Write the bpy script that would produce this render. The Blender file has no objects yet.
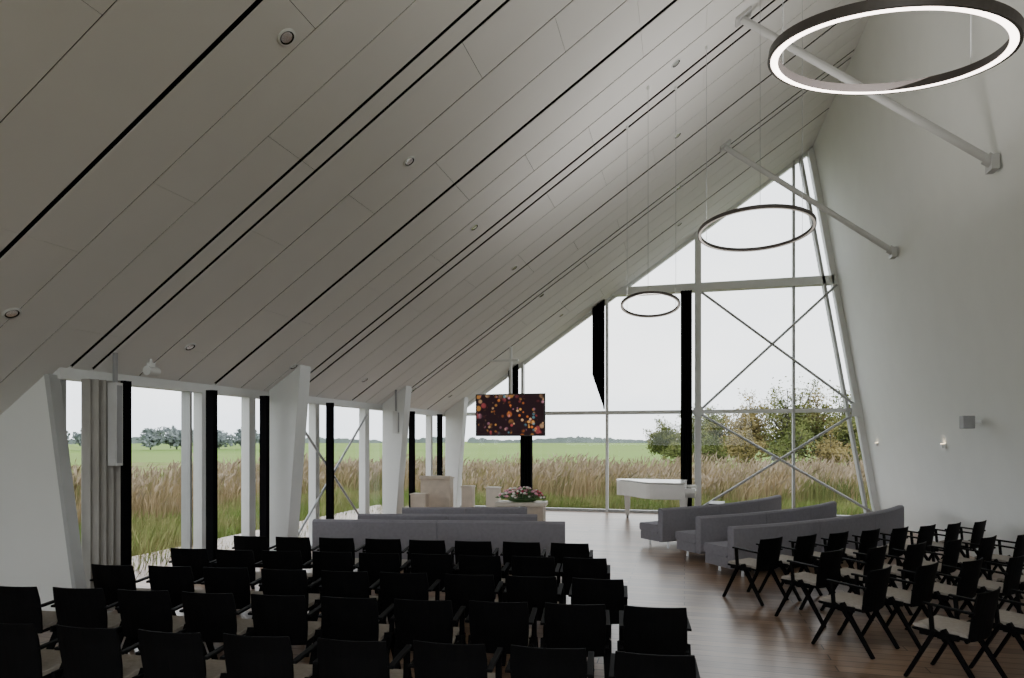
import bpy, math, random
from mathutils import Vector, Matrix
import numpy as np
random.seed(7); rng=np.random.default_rng(7)
scene=bpy.context.scene
H=2.05
# ------------------------------------------------------------ materials
def newmat(name):
    m=bpy.data.materials.new(name); m.use_nodes=True
    nt=m.node_tree; b=nt.nodes['Principled BSDF']; return m,nt,b
def pmat(name,col,rough=.6,metal=0,noise=0.0,scale=5,bump=0.0,bscale=60,spec=None,emit=None,estr=0):
    m,nt,b=newmat(name)
    b.inputs['Base Color'].default_value=(*col,1); b.inputs['Roughness'].default_value=rough
    b.inputs['Metallic'].default_value=metal
    if spec is not None: b.inputs['Specular IOR Level'].default_value=spec
    if noise>0:
        tc=nt.nodes.new('ShaderNodeTexCoord'); n=nt.nodes.new('ShaderNodeTexNoise'); n.inputs['Scale'].default_value=scale; n.inputs['Detail'].default_value=4
        r=nt.nodes.new('ShaderNodeValToRGB')
        r.color_ramp.elements[0].position=.3; r.color_ramp.elements[1].position=.7
        r.color_ramp.elements[0].color=(*[c*(1-noise) for c in col],1); r.color_ramp.elements[1].color=(*[min(1,c*(1+noise)) for c in col],1)
        nt.links.new(tc.outputs['Object'],n.inputs['Vector']); nt.links.new(n.outputs['Fac'],r.inputs['Fac']); nt.links.new(r.outputs['Color'],b.inputs['Base Color'])
    if bump>0:
        tc=nt.nodes.new('ShaderNodeTexCoord'); n=nt.nodes.new('ShaderNodeTexNoise'); n.inputs['Scale'].default_value=bscale
        bp=nt.nodes.new('ShaderNodeBump'); bp.inputs['Strength'].default_value=bump; bp.inputs['Distance'].default_value=.01
        nt.links.new(tc.outputs['Object'],n.inputs['Vector']); nt.links.new(n.outputs['Fac'],bp.inputs['Height']); nt.links.new(bp.outputs['Normal'],b.inputs['Normal'])
    if emit: 
        b.inputs['Emission Color'].default_value=(*emit,1); b.inputs['Emission Strength'].default_value=estr
    return m
M={}
M['ceil']=pmat('ceiling_board',(.775,.768,.752),.75,noise=.02,scale=1.2)
M['dark']=pmat('shadow_gap',(.004,.004,.004),.95,spec=.02)
M['wall']=pmat('white_plaster',(.78,.795,.775),.8,noise=.015,scale=2,bump=.1)
M['steel']=pmat('white_painted_steel',(.70,.71,.705),.45,noise=.02)
M['strut']=pmat('grey_painted_tube',(.5,.5,.5),.5,noise=.02)
M['rod']=pmat('grey_rod',(.4,.41,.42),.4,metal=.3,noise=.05)
M['frame']=pmat('window_frame_grey',(.42,.43,.43),.5,noise=.04)
M['curtain']=pmat('black_curtain',(.006,.006,.007),.95,noise=.2,spec=.03)
M['taupe']=pmat('taupe_curtain',(.36,.345,.32),.9,noise=.1,scale=3)
M['black']=pmat('black_lacquer_wood',(.004,.004,.0045),.6,noise=.2,spec=.07)
M['seat']=pmat('beige_seat_felt',(.34,.305,.265),.9,noise=.1,scale=30,bump=.2)
M['sofa']=pmat('lilac_grey_upholstery',(.24,.232,.26),.95,noise=.06,scale=20,bump=.25,bscale=200,spec=.1)
M['chrome']=pmat('brushed_leg',(.5,.5,.5),.3,metal=.9,noise=.03)
M['piano']=pmat('white_piano_lacquer',(.82,.81,.78),.18,noise=.02)
M['wood']=pmat('pale_oak',(.52,.44,.36),.55,noise=.12,scale=6)
M['woodl']=pmat('pale_oak_light',(.64,.58,.50),.55,noise=.08,scale=6)
M['bronze']=pmat('dark_bronze',(.09,.078,.075),.45,metal=.4,noise=.05)
M['ledon']=pmat('warm_led',(.9,.8,.7),.5,emit=(1,.86,.78),estr=9)
M['ledoff']=pmat('led_diffuser_dim',(.6,.58,.55),.5,emit=(1,.9,.8),estr=.3)
M['lamp']=pmat('downlight_reflector',(.8,.8,.8),.2,metal=.9,noise=.02)
M['warm']=pmat('warm_spot',(1,.8,.6),.5,emit=(1,.78,.5),estr=8)
M['blackkey']=pmat('black_plastic',(.02,.02,.02),.4,noise=.1)
M['speaker']=pmat('white_speaker_grille',(.6,.6,.6),.6,noise=.05,bump=.3,bscale=300)
M['greyspk']=pmat('grey_speaker',(.3,.3,.31),.6,noise=.05)
M['conc']=pmat('terrace_paving',(.13,.125,.115),.9,noise=.15,scale=2)
def glassmat():
    m=bpy.data.materials.new('window_glass'); m.use_nodes=True; nt=m.node_tree; nt.nodes.clear()
    o=nt.nodes.new('ShaderNodeOutputMaterial'); mx=nt.nodes.new('ShaderNodeMixShader'); t=nt.nodes.new('ShaderNodeBsdfTransparent'); g=nt.nodes.new('ShaderNodeBsdfGlossy')
    lw=nt.nodes.new('ShaderNodeLayerWeight'); lw.inputs['Blend'].default_value=.5
    pw=nt.nodes.new('ShaderNodeMath'); pw.operation='POWER'; pw.inputs[1].default_value=4
    mm=nt.nodes.new('ShaderNodeMath'); mm.operation='MULTIPLY_ADD'; mm.inputs[1].default_value=.5; mm.inputs[2].default_value=.025
    nt.links.new(lw.outputs['Facing'],pw.inputs[0]); nt.links.new(pw.outputs[0],mm.inputs[0])
    t.inputs['Color'].default_value=(.95,.965,.955,1); g.inputs['Roughness'].default_value=0.0
    nt.links.new(mm.outputs[0],mx.inputs[0]); nt.links.new(t.outputs[0],mx.inputs[1]); nt.links.new(g.outputs[0],mx.inputs[2]); nt.links.new(mx.outputs[0],o.inputs[0])
    return m
M['glass']=glassmat()
def floormat():
    m,nt,b=newmat('wood_plank_floor')
    tc=nt.nodes.new('ShaderNodeTexCoord'); mp=nt.nodes.new('ShaderNodeMapping')
    br=nt.nodes.new('ShaderNodeTexBrick'); br.inputs['Scale'].default_value=1.0
    br.inputs['Brick Width'].default_value=2.1; br.inputs['Row Height'].default_value=.16; br.inputs['Mortar Size'].default_value=.006
    br.inputs['Color1'].default_value=(.16,.104,.07,1); br.inputs['Color2'].default_value=(.34,.235,.162,1); br.inputs['Mortar'].default_value=(.04,.028,.02,1)
    br.offset=.37
    mp2=nt.nodes.new('ShaderNodeMapping'); mp2.inputs['Scale'].default_value=(1.2,14,1)
    n=nt.nodes.new('ShaderNodeTexNoise'); n.inputs['Scale'].default_value=2.5; n.inputs['Detail'].default_value=6
    mx=nt.nodes.new('ShaderNodeMixRGB'); mx.blend_type='MULTIPLY'; mx.inputs[0].default_value=.6
    r=nt.nodes.new('ShaderNodeValToRGB'); r.color_ramp.elements[0].color=(.55,.5,.48,1); r.color_ramp.elements[1].color=(1.25,1.2,1.15,1); r.color_ramp.elements[0].position=.3; r.color_ramp.elements[1].position=.7
    L=nt.links.new
    L(tc.outputs['Object'],mp.inputs[0]); L(mp.outputs[0],br.inputs['Vector']); L(tc.outputs['Object'],mp2.inputs[0]); L(mp2.outputs[0],n.inputs['Vector'])
    L(n.outputs['Fac'],r.inputs['Fac']); L(br.outputs['Color'],mx.inputs[1]); L(r.outputs['Color'],mx.inputs[2]); L(mx.outputs[0],b.inputs['Base Color'])
    b.inputs['Roughness'].default_value=.30
    bp=nt.nodes.new('ShaderNodeBump'); bp.inputs['Strength'].default_value=.2; bp.inputs['Distance'].default_value=.005
    L(n.outputs['Fac'],bp.inputs['Height']); L(bp.outputs[0],b.inputs['Normal'])
    return m
M['floor']=floormat()
def rampmat(name,cols,scale,rough=.9,stretch=(1,1,1),trans=0,detail=5,gain=.60):
    cols=[tuple(c*gain for c in q) for q in cols]
    m,nt,b=newmat(name)
    tc=nt.nodes.new('ShaderNodeTexCoord'); mp=nt.nodes.new('ShaderNodeMapping'); mp.inputs['Scale'].default_value=stretch
    n=nt.nodes.new('ShaderNodeTexNoise'); n.inputs['Scale'].default_value=scale; n.inputs['Detail'].default_value=detail
    r=nt.nodes.new('ShaderNodeValToRGB'); cr=r.color_ramp
    k=len(cols)
    cr.elements[0].position=.3; cr.elements[0].color=(*cols[0],1); cr.elements[1].position=.7; cr.elements[1].color=(*cols[-1],1)
    for i in range(1,k-1):
        e=cr.elements.new(.3+.4*i/(k-1)); e.color=(*cols[i],1)
    L=nt.links.new
    L(tc.outputs['Object'],mp.inputs[0]); L(mp.outputs[0],n.inputs['Vector']); L(n.outputs['Fac'],r.inputs['Fac']); L(r.outputs['Color'],b.inputs['Base Color'])
    b.inputs['Roughness'].default_value=rough; b.inputs['Specular IOR Level'].default_value=.1
    return m
M['meadow']=rampmat('meadow_ground',[(.14,.20,.04),(.24,.30,.07),(.32,.30,.13),(.17,.25,.05)],.35)
M['field']=rampmat('green_field',[(.18,.32,.06),(.26,.39,.09),(.23,.33,.08)],.01)
M['reed']=rampmat('reed_stalks',[(.15,.19,.06),(.26,.27,.10),(.56,.42,.25),(.40,.32,.17),(.18,.24,.07)],.3)
M['plume']=rampmat('reed_plume',[(.36,.28,.18),(.66,.53,.39)],.8)
M['grass']=rampmat('long_grass',[(.13,.22,.05),(.26,.36,.09),(.44,.41,.18),(.19,.29,.06)],.45)
M['leafA']=rampmat('foliage_olive',[(.09,.12,.03),(.2,.23,.07),(.36,.33,.12)],.5,gain=.6)
M['leafB']=rampmat('foliage_autumn',[(.2,.17,.06),(.38,.3,.12),(.52,.42,.2)],.5,gain=.6)
M['bark']=pmat('bark',(.07,.06,.05),.9,noise=.2)
M['far']=rampmat('distant_trees',[(.26,.31,.31),(.36,.41,.41)],.05)  # bluish grey: distance haze put into the tree colour
M['petal_r']=pmat('petals_crimson',(.5,.03,.09),.7,noise=.15)
M['petal_p']=pmat('petals_pink',(.75,.35,.45),.7,noise=.15)
M['petal_w']=pmat('petals_white',(.85,.8,.75),.7,noise=.05)
M['stem']=pmat('flower_leaf',(.06,.14,.04),.7,noise=.2)
def tvmat():
    m,nt,b=newmat('screen_bokeh')
    tc=nt.nodes.new('ShaderNodeTexCoord'); L=nt.links.new
    def layer(scale,r0,r1,nscale,off,gain):
        mp=nt.nodes.new('ShaderNodeMapping'); mp.inputs['Location'].default_value=(off,0,off*1.7)
        v=nt.nodes.new('ShaderNodeTexVoronoi'); v.inputs['Scale'].default_value=scale; v.inputs['Randomness'].default_value=.9
        n=nt.nodes.new('ShaderNodeTexNoise'); n.inputs['Scale'].default_value=nscale
        r=nt.nodes.new('ShaderNodeValToRGB'); e=r.color_ramp.elements; e[0].position=r0; e[0].color=(gain,gain,gain,1); e[1].position=r1; e[1].color=(0,0,0,1)
        r2=nt.nodes.new('ShaderNodeValToRGB'); e=r2.color_ramp.elements; e[0].position=.46;e[0].color=(0,0,0,1); e[1].position=.58; e[1].color=(1,1,1,1)
        c=nt.nodes.new('ShaderNodeValToRGB'); c.color_ramp.interpolation='CONSTANT'; e=c.color_ramp.elements; e[0].color=(.9,.25,.04,1); e[1].color=(1,.6,.3,1); e[1].position=.8
        for p,q in ((.25,(.7,.12,.12,1)),(.4,(1,.45,.1,1)),(.6,(.12,.3,.35,1)),(.68,(.9,.4,.5,1))): k=e.new(p); k.color=q
        mx=nt.nodes.new('ShaderNodeMixRGB'); mx.blend_type='MULTIPLY'; mx.inputs[0].default_value=1
        mx2=nt.nodes.new('ShaderNodeMixRGB'); mx2.blend_type='MULTIPLY'; mx2.inputs[0].default_value=1
        sep=nt.nodes.new('ShaderNodeSeparateColor')
        L(tc.outputs['Object'],mp.inputs[0]); L(mp.outputs[0],v.inputs['Vector']); L(mp.outputs[0],n.inputs['Vector'])
        L(v.outputs['Distance'],r.inputs[0]); L(n.outputs['Fac'],r2.inputs[0]); L(v.outputs['Color'],sep.inputs[0]); L(sep.outputs[0],c.inputs[0])
        L(r.outputs[0],mx.inputs[1]); L(r2.outputs[0],mx.inputs[2]); L(mx.outputs[0],mx2.inputs[1]); L(c.outputs[0],mx2.inputs[2]); return mx2
    a=layer(5.5,.34,.46,1.8,0.4,.35); c=layer(9,.28,.40,2.0,3.1,.7)
    ad0=nt.nodes.new('ShaderNodeMixRGB'); ad0.blend_type='ADD'; ad0.inputs[0].default_value=1
    ad=nt.nodes.new('ShaderNodeMixRGB'); ad.blend_type='ADD'; ad.inputs[0].default_value=1; ad.inputs[2].default_value=(.02,.009,.012,1)
    L(a.outputs[0],ad0.inputs[1]); L(c.outputs[0],ad0.inputs[2]); L(ad0.outputs[0],ad.inputs[1])
    b.inputs['Base Color'].default_value=(.008,.008,.008,1); b.inputs['Roughness'].default_value=.5; b.inputs['Specular IOR Level'].default_value=.1
    L(ad.outputs[0],b.inputs['Emission Color']); b.inputs['Emission Strength'].default_value=.9
    return m
M['tv']=tvmat()

# ------------------------------------------------------------ mesh builder
class MB:
    def __init__(s): s.v=[]; s.f=[]; s.m=[]; s.mats=[]; s.sm=[]
    def mi(s,mat):
        mm=M[mat]
        if mm not in s.mats: s.mats.append(mm)
        return s.mats.index(mm)
    def add(s,vs,fs,mat,smooth=False):
        o=len(s.v); s.v+= [tuple(v) for v in vs]; k=s.mi(mat)
        for f in fs: s.f.append(tuple(i+o for i in f)); s.m.append(k); s.sm.append(smooth)
    def hexa(s,p,mat):
        s.add(p,[(3,2,1,0),(4,5,6,7),(0,1,5,4),(1,2,6,5),(2,3,7,6),(3,0,4,7)],mat)
    def box(s,x0,x1,y0,y1,z0,z1,mat):
        s.hexa([(x0,y0,z0),(x1,y0,z0),(x1,y1,z0),(x0,y1,z0),(x0,y0,z1),(x1,y0,z1),(x1,y1,z1),(x0,y1,z1)],mat)
    def bar(s,a,b,w,d,mat,up=(0,0,1),w2=None,d2=None):
        a=Vector(a); b=Vector(b); t=(b-a).normalized(); u=Vector(up)
        if abs(t.dot(u))>.95: u=Vector((0,1,0))
        x=t.cross(u).normalized(); y=x.cross(t).normalized()
        w2=w if w2 is None else w2; d2=d if d2 is None else d2
        P=[]
        for c,ww,dd in ((a,w,d),(b,w2,d2)):
            P+=[c-x*ww/2-y*dd/2,c+x*ww/2-y*dd/2,c+x*ww/2+y*dd/2,c-x*ww/2+y*dd/2]
        s.hexa(P,mat)
    def cyl(s,a,b,r,mat,n=12,r2=None,caps=True):
        a=Vector(a); b=Vector(b); t=(b-a).normalized(); u=Vector((0,0,1))
        if abs(t.dot(u))>.95: u=Vector((0,1,0))
        x=t.cross(u).normalized(); y=x.cross(t).normalized(); r2=r if r2 is None else r2
        P=[];
        for c,rr in ((a,r),(b,r2)):
            for i in range(n):
                q=2*math.pi*i/n; P.append(c+x*rr*math.cos(q)+y*rr*math.sin(q))
        s.add(P,[(i,(i+1)%n,n+(i+1)%n,n+i) for i in range(n)],mat,True)
        if caps: s.add(P,[tuple(range(n-1,-1,-1)),tuple(range(n,2*n))],mat)
    def prism(s,poly,axis,c0,c1,mat):
        n=len(poly)
        def P(p,c): return (c,p[0],p[1]) if axis=='x' else ((p[0],c,p[1]) if axis=='y' else (p[0],p[1],c))
        s.add([P(p,c0) for p in poly]+[P(p,c1) for p in poly],[tuple(range(n-1,-1,-1)),tuple(range(n,2*n))]+[(i,(i+1)%n,n+(i+1)%n,n+i) for i in range(n)],mat)
    def ball(s,c,r,mat,n=8,sz=1.0):
        P=[];F=[]; k=n//2
        for j in range(k+1):
            t=math.pi*j/k
            for i in range(n):
                q=2*math.pi*i/n; P.append((c[0]+r*math.sin(t)*math.cos(q),c[1]+r*math.sin(t)*math.sin(q),c[2]+r*sz*math.cos(t)))
        for j in range(k):
            for i in range(n): F.append((j*n+i,j*n+(i+1)%n,(j+1)*n+(i+1)%n,(j+1)*n+i))
        s.add(P,F,mat,True)
    def mesh(s,name):
        me=bpy.data.meshes.new(name); me.from_pydata(s.v,[],s.f)
        for m in s.mats: me.materials.append(m)
        me.polygons.foreach_set('material_index',s.m); me.polygons.foreach_set('use_smooth',s.sm); me.update()
        return me
    def obj(s,name,loc=(0,0,0),rz=0,bevel=0,fix=True):
        me=s.mesh(name)
        if fix:
            import bmesh
            bm=bmesh.new(); bm.from_mesh(me); bmesh.ops.recalc_face_normals(bm,faces=bm.faces); bm.to_mesh(me); bm.free()
        o=bpy.data.objects.new(name,me); scene.collection.objects.link(o); o.location=loc; o.rotation_euler[2]=rz
        if bevel:
            b=o.modifiers.new('bevel','BEVEL'); b.width=bevel; b.segments=2; b.limit_method='ANGLE'; b.angle_limit=math.radians(40)
        return o
def inst(o,name,loc,rz):
    n=bpy.data.objects.new(name,o.data); scene.collection.objects.link(n); n.location=loc; n.rotation_euler[2]=rz
    for md in o.modifiers:
        b=n.modifiers.new(md.name,md.type); b.width=md.width; b.segments=md.segments; b.limit_method=md.limit_method; b.angle_limit=md.angle_limit
    return n

# ------------------------------------------------------------ shell
G=19.0; SL=.69
def roof(x): return 7.537+SL*x
def wx(z): return 4.9-.165*z
XL=-6.75; YB=-5.0; RX=3.28; RZ=9.8
b=MB(); b.box(-9.4,5.3,YB-.3,G+.15,-.3,0,'floor'); b.obj('floor')
ang=math.atan(SL); ca,sa=math.cos(ang),math.sin(ang)
nrm=Vector((-sa,0,ca))
def rp(x,y,off=0):
    return Vector((x,y,roof(x)))+nrm*off
b=MB()
def slab(x0,x1,y0,y1,o0,o1,mat):
    b.hexa([rp(x0,y0,o0),rp(x1,y0,o0),rp(x1,y1,o0),rp(x0,y1,o0),rp(x0,y0,o1),rp(x1,y0,o1),rp(x1,y1,o1),rp(x0,y1,o1)],mat)
slab(-7.0,RX+.05,5.9,G+.15,.10,.35,'dark'); slab(-9.35,RX+.05,YB-.3,5.9,.10,.35,'dark')
gaps=[YB-.3,-4.2,-2.1,0.0,2.15,4.38,6.02,6.30,8.4,10.22,10.5,12.6,14.42,14.7,16.8,G+.12]
for i in range(len(gaps)-1):
    ha=.026 if gaps[i]<6.5 else .038; hc=.026 if gaps[i+1]<6.5 else .038
    a,c=gaps[i]+ha,gaps[i+1]-hc
    if c-a<.4: segs=[(a,c)]
    else:
        n=3; w=(c-a)/n; g=.006 if a<6 else .011
        segs=[(a+w*k+(g if k else 0),a+w*(k+1)-(g if k<n-1 else 0)) for k in range(n)]
    for k,(y0,y1) in enumerate(segs):
        xs0=-9.3 if y1<6.1 else -6.95
        step=2.45; off=((i*2+k)%3)*.82
        cuts=[xs0]; x=-9.3+off+.6
        while x<RX-.3:
            if x>xs0+.3: cuts.append(x)
            x+=step
        cuts.append(RX)
        for q in range(len(cuts)-1):
            slab(cuts[q]+.0018,cuts[q+1]-.0018,y0,y1,0,.008,'ceil')
            slab(cuts[q]+.0018,cuts[q+1]-.0018,y0+.001,y1-.001,.008,.1,'dark')
b.obj('ceiling')
b=MB(); b.prism([(wx(-.3),-.3),(wx(-.3)+.35,-.3),(RX+.35,RZ+.3),(RX-.0,RZ+.25),(RX,RZ)],'y',YB-.3,G+.15,'wall'); b.obj('wall_right')
b=MB(); 
b.prism([(-9.35,0),(-6.42,0),(-6.88,roof(-6.88)-.0),(-9.35,roof(-9.35))],'y',5.83,5.9,'wall'); b.obj('wall_return')
b=MB(); b.box(-9.4,-9.25,YB-.3,5.9,0,roof(-9.3)+.1,'wall'); b.obj('wall_left')
b=MB()
def backpoly(p): b.prism(p,'y',YB-.3,YB,'wall')
backpoly([(-9.35,0),(-7.6,0),(-7.6,roof(-7.6)),(-9.35,roof(-9.35))])
backpoly([(4.5,0),(4.9,0),(wx(7),7),(RX+.2,7),(RX+.2,6)])
b.obj('wall_back')
b=MB()
for x in (-7.6,-6.2,-4.1,-2,.3,2.4,3.6): b.box(x-.05,x+.05,YB-.2,YB-.08,0,roof(x) if x<RX else 8,'steel')
b.box(-7.6,4.4,YB-.2,YB-.08,2.7,2.8,'steel'); b.box(-2,4,YB-.2,YB-.08,6,6.15,'steel'); b.obj('trim_back')
# ---- gable glazing
b=MB()
b.add([(XL+.05,G+.02,0),(4.85,G+.02,0),(RX-.02,G+.02,RZ-.1),(XL+.05,G+.02,roof(XL+.05)-.05)],[(0,1,2,3)],'glass'); b.obj('window_1')
b=MB()
def mull(x,w,z0,z1,d0=G-.08,d1=G+.1,mat='steel'): b.box(x-w/2,x+w/2,d0,d1,z0,z1,mat)
mull(-4.62,.07,0,roof(-4.62)); mull(-2.14,.07,0,roof(-2.14)); mull(.36,.17,0,roof(.36),G-.2,G+.1); mull(2.82,.06,0,roof(2.82),mat='frame')
mull(-6.6,.1,0,roof(-6.6))
b.box(XL,4.5,G-.07,G+.1,2.78,2.88,'steel')
b.box(-2.2,wx(6.25)-.08,G-.16,G+.1,6.14,6.36,'steel')
b.box(XL,4.9,G-.05,G+.1,0,.07,'frame')
for o,w,m in ((-.06,.13,'steel'),(-.30,.06,'frame')):
    b.prism([(wx(0)+o-w/2,0),(wx(0)+o+w/2,0),(wx(RZ)+o+w/2,RZ+o*SL-.02),(wx(RZ)+o-w/2,RZ+o*SL-.1)],'y',G-.16,G+.1,m)
b.prism([(XL,roof(XL)-.1),(RX,RZ-.1),(RX,RZ+.02),(XL,roof(XL)+.02)],'y',G-.05,G+.12,'steel')
b.box(4.2,4.5,G-.22,G-.06,2.66,3.0,'steel'); 
b.cyl((.36,G-.24,2.83),(.36,G-.08,2.83),.14,'steel',20)
b.cyl((.36,G-.24,6.25),(.36,G-.08,6.25),.10,'steel',20)
b.obj('trim_gable')
b=MB(); yr=G-.14
for p,q in (((.45,2.9),(3.85,6.1)),((.45,6.1),(4.3,2.95)),((.45,2.75),(4.75,.15)),((.45,.2),(4.3,2.75))):
    b.cyl((p[0],yr,p[1]),(q[0],yr,q[1]),.034,'rod',8)
b.cyl((2.3,yr-.03,1.55),(2.3,yr+.03,1.55),.06,'rod',12)
b.obj('gable_cross_bracing')
# ---- left glazing
b=MB(); b.add([(-6.85,6.1,.05),(-6.85,G,.05),(-6.85,G,2.80),(-6.85,6.1,2.80)],[(0,1,2,3)],'glass')
b.obj('window_2')
b=MB()
b.prism([(XL-.2,2.74),(XL-.02,2.74),(XL-.02,roof(XL-.02)+.03),(XL-.2,roof(XL-.2)+.03)],'y',5.9,G,'steel')
b.box(-6.92,-6.78,5.9,G,0,.06,'frame')
for (y,w,m) in ((8.24,.14,'steel'),(9.33,.16,'steel'),(11.3,.14,'steel'),(13.35,.2,'steel'),(15.25,.14,'steel'),(17.2,.14,'steel'),(7.95,.04,'frame'),(6.75,.05,'frame')):
    b.box(-6.93,-6.78,y-w/2,y+w/2,0,2.76,m)
b.prism([(-6.42,0),(-6.37,0),(-6.81,2.78),(-6.88,2.78)],'y',5.80,5.93,'frame')
b.box(-6.93,-6.86,6.0,6.06,0,2.76,'frame')
b.obj('trim_left')
for y in (9.85,14.15,18.3):
    b=MB(); b.prism([(-6.74,0),(-6.42,0),(-6.14,roof(-6.14)-.002),(-6.74,roof(-6.74)-.002)],'y',y-.14,y+.18,'steel')
    b.box(-6.78,-6.36,y-.17,y+.21,0,.05,'steel')
    b.obj('portal_frame_leg',bevel=.01)
for y in (5.75,9.95,14.2):
    b=MB(); a=Vector((.80,y,roof(.80)-.05)); c=Vector((wx(5.64)-.06,y,5.67))
    b.cyl(a,c,.052,'strut',16); t=(c-a).normalized()
    b.cyl(c-t*.12,c,.08,'strut',16); b.box(c.x-.06,c.x+.03,y-.1,y+.1,c.z-.11,c.z+.08,'strut')
    b.hexa([rp(.7,y-.1,-.04),rp(.9,y-.1,-.04),rp(.9,y+.1,-.04),rp(.7,y+.1,-.04),rp(.7,y-.1,-.002),rp(.9,y-.1,-.002),rp(.9,y+.1,-.002),rp(.7,y+.1,-.002)],'strut')
    b.obj('tie_strut')
b=MB(); 
for p,q in (((10.3,.15),(13.2,2.6)),((10.3,2.6),(13.2,.15))): b.cyl((-6.72,p[0],p[1]),(-6.72,q[0],q[1]),.024,'rod',8)
b.obj('side_cross_bracing')

# ---- curtains (pleated)
def curtain(name,p0,p1,z0,top,mat,n=10,amp=.05):
    b=MB(); P=[];F=[]; a=Vector((*p0,0)); c=Vector((*p1,0)); t=(c-a).normalized(); nn=Vector((-t.y,t.x,0)); N=n*4
    for side in (0,1):
        for i in range(N+1):
            s=i/N; q=a+(c-a)*s+nn*(amp*math.sin(s*n*2*math.pi)+(.06 if side else -.06))
            zt=top(q.x) if callable(top) else top
            zb=z0(s) if callable(z0) else z0
            P+=[(q.x,q.y,zb),(q.x,q.y,zt)]
    o=2*(N+1)
    for i in range(N):
        k=2*i; F.append((k,k+2,k+3,k+1)); F.append((o+k,o+k+1,o+k+3,o+k+2)); F.append((k+1,k+3,o+k+3,o+k+1)); F.append((k,o+k,o+k+2,k+2))
    F.append((0,1,o+1,o)); k=2*N; F.append((k,o+k,o+k+1,k+1))
    b.add(P,F,mat); return b.obj(name)
rt=lambda x: roof(x)-.03
curtain('black_curtain',(-.10,G-.32),(.20,G-.32),.03,6.12,'curtain',4,.03)
curtain('black_curtain',(-2.52,G-.28),(-2.18,G-.28),lambda s: 3.9-1.0*s if s<.9 else 2.92,rt,'curtain',4,.03)
curtain('black_curtain',(-4.62,G-.25),(-4.28,G-.25),.03,2.76,'curtain',4,.03)
curtain('black_curtain',(-4.98,G-.25),(-4.70,G-.25),2.9,rt,'curtain',4,.03)
for y0_,y1_ in ((6.56,6.68),(8.13,8.22),(9.38,9.46),(11.44,11.52),(15.40,15.5),(17.35,17.45)):
    curtain('black_curtain',(-6.62,y0_),(-6.62,y1_),.03,2.77,'curtain',3,.01)
curtain('taupe_curtain',(-6.62,6.10),(-6.62,6.50),.03,2.75,'taupe',4,.04)

def linespk(y,x=-6.42,z0=1.85,z1=2.66):
    b=MB(); b.box(x-.06,x+.06,y-.05,y+.05,z0,z1,'speaker'); b.box(x+.06,x+.066,y-.035,y+.035,z0+.03,z1-.03,'greyspk'); 
    b.box(x-.02,x+.02,y-.02,y+.02,z1,roof(x)-.005,'greyspk'); b.obj('column_speaker',bevel=.008)
linespk(6.34,-6.46,1.75,2.72); linespk(13.8,-6.3,2.2,2.7)
b=MB(); x_=-6.48; b.cyl((x_,6.9,roof(x_)-.05),(x_,6.9,roof(x_)-.1),.05,'steel'); b.cyl((x_,6.83,roof(x_)-.15),(x_,7.0,roof(x_)-.15),.06,'steel',16); b.cyl((x_,6.9,roof(x_)-.05),(x_,6.9,roof(x_)-.003),.015,'steel'); b.obj('ceiling_spotlight')
for y in (17.9,13.6,9.4):
    z=1.95; x=wx(z)-.02; b=MB(); b.box(x-.05,x+.01,y-.05,y+.05,z-.05,z+.03,'steel'); b.box(x-.045,x-.005,y-.045,y+.045,z+.03,z+.036,'warm'); b.obj('wall_light')
b=MB(); z=2.33; x=wx(z)-.03; b.box(x-.26,x-.1,11.8,11.98,z-.1,z+.1,'greyspk'); b.bar((x-.12,11.89,z),(x+.02,11.89,z),.05,.05,'steel'); b.obj('wall_speaker',bevel=.01)
for x,ys in ((-3.16,(4.79,7.29,9.8,12.3,14.8,17.3)),(-6.2,(4.9,7.25,9.6,12.1,14.6,17.1)),(-.12,(4.7,7.2,9.78,12.1,14.6,17.1))):
    for y in ys:
        b=MB(); c=Vector((x,y,roof(x))); t=Vector((1,0,SL)).normalized(); s=Vector((0,1,0)); n=24
        def ring(r,off): return [c+nrm*off+t*r*math.cos(2*math.pi*i/n)+s*r*math.sin(2*math.pi*i/n) for i in range(n)]
        R=[ring(.08,-.002),ring(.08,-.010),ring(.062,-.012),ring(.05,-.006),ring(.02,-.004)]
        P=sum(R,[]); 
        b.add(P,[(k*n+i,k*n+(i+1)%n,(k+1)*n+(i+1)%n,(k+1)*n+i) for k in (0,1) for i in range(n)],'steel',True)
        b.add(P,[(k*n+i,k*n+(i+1)%n,(k+1)*n+(i+1)%n,(k+1)*n+i) for k in (2,) for i in range(n)],'dark',True)
        b.add(P,[(k*n+i,k*n+(i+1)%n,(k+1)*n+(i+1)%n,(k+1)*n+i) for k in (3,) for i in range(n)]+[tuple(4*n+i for i in range(n))],'lamp',True)
        b.obj('downlight')
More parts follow.
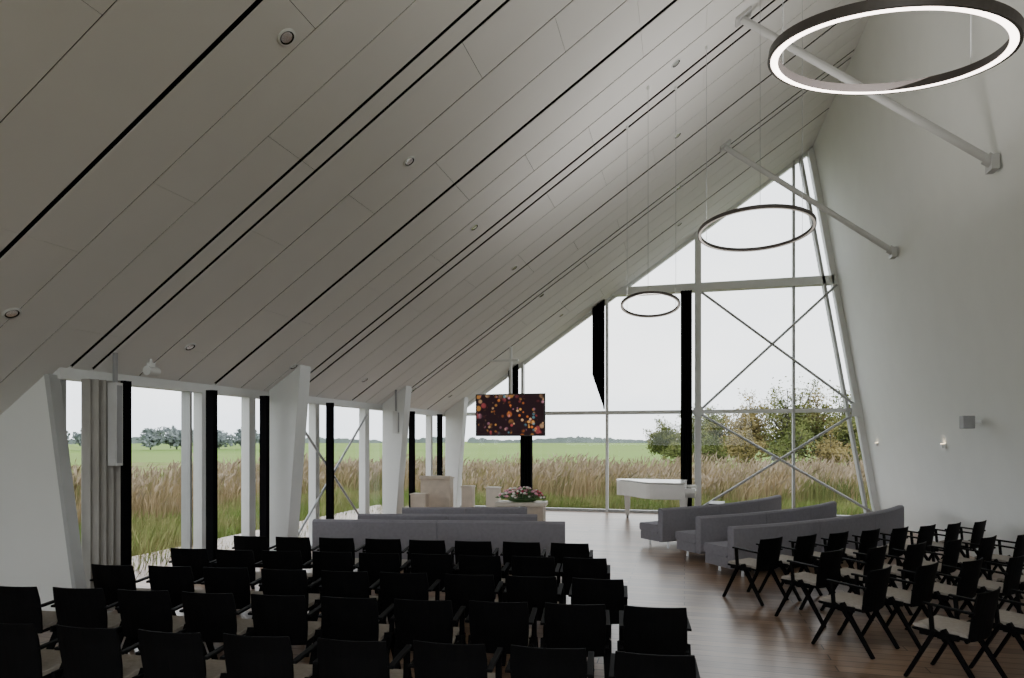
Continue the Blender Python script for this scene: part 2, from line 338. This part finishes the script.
# ---- ring lamps
def ringlamp(c,D,tx,ty,led,w=.06,h=.06,power=42,nm='ring_pendant_lamp'):
    b=MB(); n=96; R=D/2; rot=Matrix.Rotation(tx,3,'X')@Matrix.Rotation(ty,3,'Y'); C=Vector(c)
    prof=[(R-w/2,-h/2),(R+w*.2,-h/2),(R+w/2,-h/2),(R+w/2,h/2),(R-w/2,h/2)]; m=5
    P=[]
    for i in range(n):
        q=2*math.pi*i/n
        for r,z in prof: P.append(C+rot@Vector((r*math.cos(q),r*math.sin(q),z)))
    def fc(k): return [(m*i+k,m*((i+1)%n)+k,m*((i+1)%n)+(k+1)%m,m*i+(k+1)%m) for i in range(n)]
    b.add(P,fc(1)+fc(2)+fc(3)+fc(4),'bronze',False); b.add(P,fc(0),led)
    for k in range(3):
        q=2*math.pi*k/3+.5; p=C+rot@Vector((R*math.cos(q),R*math.sin(q),h/2))
        x=p.x; zt=(roof(x) if x<RX else RZ)-.004
        b.cyl(p,(x,p.y,zt),.003,'rod',6)
        b.cyl((x,p.y,zt-.05),(x,p.y,zt),.02,'steel',8)
    o=b.obj(nm,fix=False)
    L=bpy.data.lights.new('added_fill_uplight','AREA'); L.shape='DISK'; L.size=D*.95; L.energy=power; L.color=(1,.96,.92)  # upward fill lamp added above each ring to brighten the interior
    lo=bpy.data.objects.new('added_fill_uplight',L); scene.collection.objects.link(lo); lo.parent=o; lo.location=C+Vector((0,0,.06)); lo.rotation_euler=(math.pi,0,0)
ringlamp((1.36,5.12,4.75),1.48,math.radians(9),math.radians(7),'ledon',.07,.06)
ringlamp((.94,9.59,4.92),1.48,math.radians(-5),0,'ledoff',.042,.045)
ringlamp((-.5,10.2,4.09),.85,math.radians(-13),0,'ledoff',.032,.035,20)
ringlamp((.9,.5,4.9),1.5,0,0,'ledon')  # unseen ring behind the camera, added as interior fill light
ringlamp((-1.0,-2.5,4.3),1.5,0,0,'ledon')  # second added ring out of view, also for interior fill

# ---- TV
b=MB(); b.box(-.93,.93,0,.06,-.55,.55,'blackkey'); b.box(-.9,.9,-.004,0.0,-.52,.52,'tv'); b.box(-.25,.25,.06,.12,-.2,.2,'blackkey')
b.box(-.03,.03,.07,.13,.2,roof(-4.41)-2.71,'steel'); b.box(-.6,.2,.05,.15,1.4,1.45,'steel'); b.obj('wall_screen_television',loc=(-4.38,16.6,2.70),bevel=0)

# ---- sofas
def sofa(p0,p1,sag,nm='curved_bench_sofa',hb=.76):
    p0=Vector((*p0,0)); p1=Vector((*p1,0)); L=(p1-p0).length; t=(p1-p0)/L; nf=Vector((-t.y,t.x,0))
    N=24; pts=[]
    for i in range(N+1):
        s=i/N; pts.append(p0+t*L*s-nf*(sag*4*s*(1-s)))
    nr=[]
    for i in range(N+1):
        a=pts[max(0,i-1)]; c=pts[min(N,i+1)]; d=(c-a).normalized(); nr.append(Vector((-d.y,d.x,0)))
    b=MB()
    def sweep(prof,i0,i1,mat,inset=0.0):
        m=len(prof); P=[]
        for i in range(i0,i1+1):
            base=pts[i]; 
            if inset and i in(i0,i1): 
                d=(pts[min(N,i+1)]-pts[max(0,i-1)]).normalized(); base=base+d*(inset if i==i0 else -inset)
            for (u,z) in prof: P.append(base+nr[i]*u+Vector((0,0,z)))
        k=i1-i0
        F=[(j*m+q,j*m+(q+1)%m,(j+1)*m+(q+1)%m,(j+1)*m+q) for j in range(k) for q in range(m)]
        F+= [tuple(range(m)),tuple(k*m+q for q in range(m-1,-1,-1))]
        b.add(P,F,mat)
    def rr(u0,u1,z0,z1,r=.03): return [(u0+r,z0),(u1-r,z0),(u1,z0+r),(u1,z1-r),(u1-r,z1),(u0+r,z1),(u0,z1-r),(u0,z0+r)]
    parts=3 if sag else 2; st=N//parts
    for k in range(parts):
        sweep(rr(0,.13,.13,hb),k*st,(k+1)*st,'sofa',.004)
        sweep(rr(.135,.68,.29,.44),k*st,(k+1)*st,'sofa',.004)
        sweep(rr(.135,.64,.13,.285,.01),k*st,(k+1)*st,'sofa',.004)
    for k in range(parts+1):
        i=min(N-1,max(1,k*st)); 
        for u in (.07,.58):
            p=pts[i]+nr[i]*u; b.box(p.x-.02,p.x+.02,p.y-.02,p.y+.02,0,.14,'chrome')
    b.obj(nm)
sofa((.70,10.3),(4.2,14.6),.35); sofa((.26,11.55),(3.1,15.2),.3); sofa((-.40,12.7),(2.2,16.6),.3)
sofa((-5.65,9.25),(-1.75,9.95),.0,'bench_sofa',.80); sofa((-5.5,10.45),(-2.45,11.15),.0,'bench_sofa'); sofa((-5.2,11.65),(-2.9,12.3),.0,'bench_sofa')

# ---- chairs
b=MB()
b.prism([(-.21,.405),(.22,.415),(.24,.43),(.22,.44),(-.21,.43)],'x',-.225,.225,'black')
b.prism([(-.19,.43),(.215,.44),(.235,.455),(.21,.475),(-.19,.462)],'x',-.215,.215,'seat')
NB=8
P=[];F=[]
for j,(yb,z,w) in enumerate(((-.205,.40,.215),(-.225,.55,.23),(-.25,.70,.235),(-.275,.815,.225))):
    for th in (0,.016):
        for i in range(NB+1):
            s=-1+2*i/NB; P.append((s*w,yb-.035*(1-s*s)+th,z))
R=2*(NB+1)
for j in range(3):
    for i in range(NB):
        a=j*R+i; F.append((a,a+1,a+R+1,a+R)); c=a+NB+1; F.append((c,c+R,c+R+1,c+1))
    F.append((j*R,(j+1)*R,(j+1)*R+NB+1,j*R+NB+1)); F.append((j*R+NB,j*R+2*NB+1,(j+1)*R+2*NB+1,(j+1)*R+NB))
for i in range(NB):
    a=3*R+i; F.append((a,a+1,a+NB+2,a+NB+1)); a=i; F.append((a,a+NB+1,a+NB+2,a+1))
b.add(P,F,'black',False)
for sx in (-1,1):
    x=sx*.245
    b.bar((x,.04,.45),(x*1.04,.27,0),.028,.06,'black',up=(1,0,0),w2=.028,d2=.04)
    b.bar((x,-.02,.47),(x*1.04,-.32,0),.028,.07,'black',up=(1,0,0),w2=.028,d2=.04)
    b.bar((x,-.14,.42),(x,.16,.42),.028,.05,'black',up=(0,0,1))
    b.bar((x,.06,.42),(x,.08,.655),.028,.04,'black',up=(1,0,0))
    b.bar((x,-.25,.645),(x,.13,.665),.04,.02,'black')
b.bar((-.25,0,.40),(.25,0,.40),.05,.03,'black')
chair=None
def put(x,y,rz):
    global chair
    if chair is None: chair=b.obj('auditorium_chair',loc=(x,y,0),rz=rz,bevel=.004)
    else: inst(chair,'auditorium_chair',(x,y,0),rz)
def row(p0,p1,n,rz,off=.24):
    for i in range(n):
        s=i/max(1,n-1); x=p0[0]+(p1[0]-p0[0])*s; y=p0[1]+(p1[1]-p0[1])*s
        r=rz(s) if callable(rz) else rz
        r+=random.uniform(-.03,.03)
        f=Vector((-math.sin(r),math.cos(r)))
        put(x+f.x*off+random.uniform(-.015,.015),y+f.y*off+random.uniform(-.02,.02),r)
row((-4.45,3.5),(-.18,3.96),8,.10)
row((-5.5,4.4),(-.21,5.04),10,.12)
row((-5.5,5.4),(-.75,5.95),9,.12)
row((-5.47,6.4),(-1.0,6.95),9,.12)
row((-5.43,7.42),(-1.32,7.9),8,.12)
RA=math.radians(50)
row((1.05,8.95),(4.35,11.6),8,RA)
row((1.60,8.1),(4.3,10.15),6,RA)
row((1.80,7.1),(3.95,8.6),5,RA)
row((2.42,6.3),(4.3,7.35),4,RA)
row((2.85,5.2),(4.3,5.95),3,RA)

# ---- piano
b=MB()
out=[(0,0),(0,1.45),(.75,1.45)]
for i in range(13):
    s=i/12; x=.75+ .95*s; y=1.45-(1.0*(3*s*s-2*s**3)); out.append((x,y))
out+=[(1.78,.38),(1.80,.2),(1.74,.06),(1.62,0)]
def pris(poly,z0,z1,mat): b.prism(poly,'z',z0,z1,mat)
pris(out,.60,.97,'piano'); pris([(x*1.01-.01,y*1.01-.01) for x,y in out],.985,1.01,'piano')
b.box(-.24,0,.02,1.43,.66,.78,'piano'); b.box(-.2,-.0,.1,1.35,.78,.80,'woodl'); b.box(-.24,0,.02,.1,.66,.88,'piano'); b.box(-.24,0,1.35,1.43,.66,.88,'piano')
for i in range(36):
    if i%7 not in (2,6): b.box(-.12,-.0,.13+i*.034,.145+i*.034,.80,.812,'blackkey')
for x,y in ((.05,.15),(.05,1.3),(1.5,.35)):
    b.bar((x,y,.66),(x,y,.08),.17,.17,'piano',w2=.10,d2=.10); b.cyl((x-.03,y,.04),(x+.03,y,.04),.04,'chrome'); b.box(x-.02,x+.02,y-.02,y+.02,.04,.1,'chrome')
b.bar((.1,.7,.68),(.1,.7,.12),.05,.05,'piano'); b.bar((.1,.9,.68),(.1,.9,.12),.05,.05,'piano'); b.box(0,.2,.62,.98,.08,.13,'piano')
b.obj('grand_piano',loc=(.06,17.95,0),rz=math.radians(178),bevel=.008)
b=MB(); b.box(-.4,.4,-.18,.18,.42,.5,'blackkey')
for x in(-.35,.35):
    for y in (-.14,.14): b.bar((x,y,.42),(x,y,0),.045,.045,'piano',w2=.03,d2=.03)
b.box(-.37,.37,-.15,.15,.37,.42,'piano')
b.obj('piano_bench',loc=(.78,17.2,0),rz=math.radians(85),bevel=.006)

# ---- lectern and pedestals
b=MB(); b.box(-.36,.36,-.16,.2,0,1.12,'wood'); b.prism([(-.2,1.12),(.26,1.12),(.26,1.14),(-.2,1.20)],'x',-.38,.38,'wood'); b.box(-.1,.1,-.08,.1,1.17,1.19,'blackkey'); b.cyl((.2,0,1.15),(.12,-.05,1.38),.006,'blackkey',6)
b.obj('lectern',loc=(-5.78,15.0,0),rz=.1,bevel=.006)
def ped(x,y,w,d,h,mat,rz=.1):
    b=MB(); b.box(-w/2,w/2,-d/2,d/2,0,h,mat); b.box(-w/2-.015,w/2+.015,-d/2-.015,d/2+.015,h,h+.025,mat); b.box(-w/2+.03,w/2-.03,-d/2+.03,d/2-.03,h+.025,h+.03,'woodl')
    b.obj('display_pedestal',loc=(x,y,0),rz=rz,bevel=.005)
ped(-5.98,14.4,.36,.26,.78,'wood'); ped(-5.12,15.4,.28,.28,.9,'woodl'); ped(-4.92,14.8,.24,.24,.95,'wood'); ped(-4.33,14.9,.30,.3,.92,'woodl')
b=MB(); b.box(-.55,.55,-.3,.3,.62,.70,'woodl'); b.box(-.5,-.1,-.26,.26,0,.62,'wood'); b.box(.1,.5,-.26,.26,0,.62,'wood'); b.box(-.52,.52,-.28,.28,0,.06,'wood')
b.obj('catafalque_table',loc=(-3.45,14.1,0),rz=.1,bevel=.006)
b=MB()
for i in range(190):
    a=random.uniform(0,6.28); r=math.sqrt(random.random()); x=r*.52*math.cos(a); y=r*.2*math.sin(a); z=.08+.2*(1-r*r)+random.uniform(-.02,.05)
    b.bar((x*.5,y*.5,0.005),(x,y,z),.006,.006,'stem')
    if i%3==0:
        b.add([(x,y,z-.06),(x+.05*math.cos(a),y+.05*math.sin(a),z-.03),(x+.11*math.cos(a),y+.11*math.sin(a),z-.05),(x+.05*math.cos(a+.6),y+.05*math.sin(a+.6),z-.06)],[(0,1,2,3)],'stem')
    b.ball((x,y,z),random.uniform(.022,.045),random.choice(['petal_r','petal_p','petal_p','petal_w','petal_w','stem']),8,.7)
b.cyl((0,0,0.002),(0,0,.07),.2,'stem',16,r2=.3); b.obj('flower_arrangement',loc=(-3.45,14.1,.70),rz=.1,fix=False)

# ------------------------------------------------------------ exterior
b=MB(); b.box(-60,60,-40,62,-.6,-.45,'meadow'); b.obj('meadow_ground')
b=MB(); b.box(-900,900,-300,1200,-.75,-.60,'field'); b.obj('field_ground')
b=MB(); b.box(-7.6,5.2,G+.16,G+.5,-.45,-.08,'conc'); b.box(-7.4,-6.95,6.0,G+.5,-.45,-.08,'conc'); b.obj('terrace_paving')
def blades(name,regions,n,h0,h1,w,mat,plume=True,z=-.45):
    V=[];F=[];MI=[]
    for k in range(n):
        reg=random.choices(regions,weights=[r[4] for r in regions])[0]
        x=random.uniform(reg[0],reg[1]); y=random.uniform(reg[2],reg[3])
        cl=.72+.2*math.sin(x*.7+math.sin(y*.5)*2)*math.cos(y*.33)+.12*math.sin(x*2.3+y*1.1)
        h=random.uniform(h0,h1)*cl; a=random.uniform(0,3.14); dx,dy=math.cos(a)*w,math.sin(a)*w
        bx,by=random.gauss(.12,.16)*h,random.gauss(0,.16)*h
        o=len(V)
        V+=[(x-dx,y-dy,z),(x+dx,y+dy,z),(x+dx*.8+bx*.3,y+dy*.8+by*.3,z+h*.55),(x-dx*.8+bx*.3,y-dy*.8+by*.3,z+h*.55),(x+bx,y+by,z+h)]
        F+=[(o,o+1,o+2,o+3),(o+3,o+2,o+4)]; MI+=[0,0]
        if plume and k%3==0:
            o=len(V); pw=w*1.7
            V+=[(x+bx*.8,y+by*.8,z+h*.88),(x+bx+dx/w*pw,y+by+dy/w*pw,z+h*1.0),(x+bx*1.5,y+by*1.4,z+h*1.16),(x+bx-dx/w*pw,y+by-dy/w*pw,z+h*1.02)]
            F+=[(o,o+1,o+2,o+3)]; MI+=[1]
    me=bpy.data.meshes.new(name); me.from_pydata(V,[],F); me.materials.append(M[mat]); me.materials.append(M['plume']); me.polygons.foreach_set('material_index',MI); me.update()
    o=bpy.data.objects.new(name,me); scene.collection.objects.link(o)
blades('reed_bed',[(-24,26,25.2,42,4),(-30,-15,2,25,1.6)],46000,1.1,1.7,.024,'reed')
blades('meadow_grass',[(-14,8,19.6,25.1,1),(-14.9,-7.5,6.5,25,1.3)],40000,.3,.85,.013,'grass',False)
def tree(name,x,y,h,leaf,seed,spread=.38,n=7000,ls=.12):
    r=random.Random(seed); b=MB(); cl=[]
    b.cyl((0,0,0),(0,0,h*.35),.03*h,'bark',8,r2=.02*h)
    for i in range(26):
        a=r.uniform(0,6.28); e=r.uniform(.15,1.3); l=h*r.uniform(.25,.6)
        p=Vector((0,0,h*r.uniform(.08,.4))); q=p+Vector((math.cos(a)*math.cos(e)*l*spread*1.8,math.sin(a)*math.cos(e)*l*spread*1.8,math.sin(e)*l))
        b.cyl(p,q,.011*h,'bark',5,r2=.004*h,caps=False); cl.append((q,h*r.uniform(.08,.16)))
        for j in range(4):
            q2=p.lerp(q,r.uniform(.4,1))+Vector((r.gauss(0,1),r.gauss(0,1),r.gauss(.3,.8)))*h*.08
            b.cyl(p.lerp(q,.5),q2,.004*h,'bark',4,r2=.001*h,caps=False); cl.append((q2,h*r.uniform(.05,.1)))
    V=[];F=[]
    for i in range(n):
        c,rad=r.choice(cl); d=Vector((r.gauss(0,1),r.gauss(0,1),r.gauss(0,.8)))*rad*.55; p=c+d
        if p.z<.1: p.z=.1+r.random()*.5
        u=Vector((r.gauss(0,1),r.gauss(0,1),r.gauss(0,1))).normalized(); w=u.orthogonal().normalized(); s=ls*r.uniform(.6,1.3)
        o=len(V); V+=[p-u*s,p+w*s*.6,p+u*s,p-w*s*.6]; F.append((o,o+1,o+2,o+3))
    b.add(V,F,leaf); return b.obj(name,loc=(x,y,-.5),fix=False)
k=0
for (x,y,h,lf) in ((1.0,80,6.8,'leafA'),(-2.4,84,5.6,'leafA'),(4,74,7.0,'leafA'),(6.2,66,7.2,'leafB'),(9.2,64,8.3,'leafA'),(11.8,65,7.6,'leafB'),(13.6,62,7.4,'leafA'),(16.5,64,7.8,'leafB'),(19.5,66,7,'leafA'),(23,68,7,'leafA')):
    tree('field_tree',x,y,h,lf,k); k+=1
for (x,y,h) in ((2.5,60,3.6),(5,57,3.3),(8,55,3.8),(11,56,3.4),(14,57,3.6),(17,56,3.2),(-.5,68,3)):
    tree('autumn_shrub',x,y,h,'leafB' if k%2 else 'leafA',k,.6,2600,.1); k+=1
for i in range(11):
    a=-.60-.032*i+random.uniform(-.008,.008); R_=random.uniform(190,210)
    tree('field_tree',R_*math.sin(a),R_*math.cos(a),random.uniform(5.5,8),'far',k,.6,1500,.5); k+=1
V=[];F=[]
def far(a0,a1,R,h0,h1,n):
    for i in range(n):
        a=a0+(a1-a0)*random.random(); rr=R*random.uniform(.92,1.08); x=rr*math.sin(a); y=rr*math.cos(a)
        w=random.uniform(2,7); h=random.uniform(h0,h1)*(.75+.25*math.sin(a*31))
        tx,ty=math.cos(a),-math.sin(a); o=len(V)
        pts=[(-1,0),(-.9,.5),(-.5,.9),(0,1),(.55,.85),(.9,.45),(1,0)]
        for (u,z) in pts:
            V.append((x+tx*u*w,y+ty*u*w,-.6+h*z*random.uniform(.85,1.1)))
        F.append(tuple(range(o,o+7)))
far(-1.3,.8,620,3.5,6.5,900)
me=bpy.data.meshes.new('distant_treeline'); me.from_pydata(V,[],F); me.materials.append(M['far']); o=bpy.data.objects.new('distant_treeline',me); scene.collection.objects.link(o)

# ------------------------------------------------------------ world
w=bpy.data.worlds.new('overcast_sky'); scene.world=w; w.use_nodes=True; nt=w.node_tree; bg=nt.nodes['Background']
tc=nt.nodes.new('ShaderNodeTexCoord'); mp=nt.nodes.new('ShaderNodeMapping'); mp.inputs['Scale'].default_value=(1,1,3.5)
n=nt.nodes.new('ShaderNodeTexNoise'); n.inputs['Scale'].default_value=1.8; n.inputs['Detail'].default_value=5
r=nt.nodes.new('ShaderNodeValToRGB'); r.color_ramp.elements[0].position=.35; r.color_ramp.elements[0].color=(.74,.79,.86,1); r.color_ramp.elements[1].position=.7; r.color_ramp.elements[1].color=(1,1,1,1)
nt.links.new(tc.outputs['Generated'],mp.inputs[0]); nt.links.new(mp.outputs[0],n.inputs['Vector']); nt.links.new(n.outputs['Fac'],r.inputs[0]); nt.links.new(r.outputs[0],bg.inputs['Color'])
bg.inputs['Strength'].default_value=3.5

cam=bpy.data.cameras.new('camera'); co=bpy.data.objects.new('camera',cam); scene.collection.objects.link(co)
co.location=(0,0,H); co.rotation_euler=(math.pi/2,0,math.radians(14.6)); cam.sensor_width=36; cam.lens=36*662/1024; cam.shift_y=101/1024; cam.clip_end=3000; cam.clip_start=.05
scene.camera=co
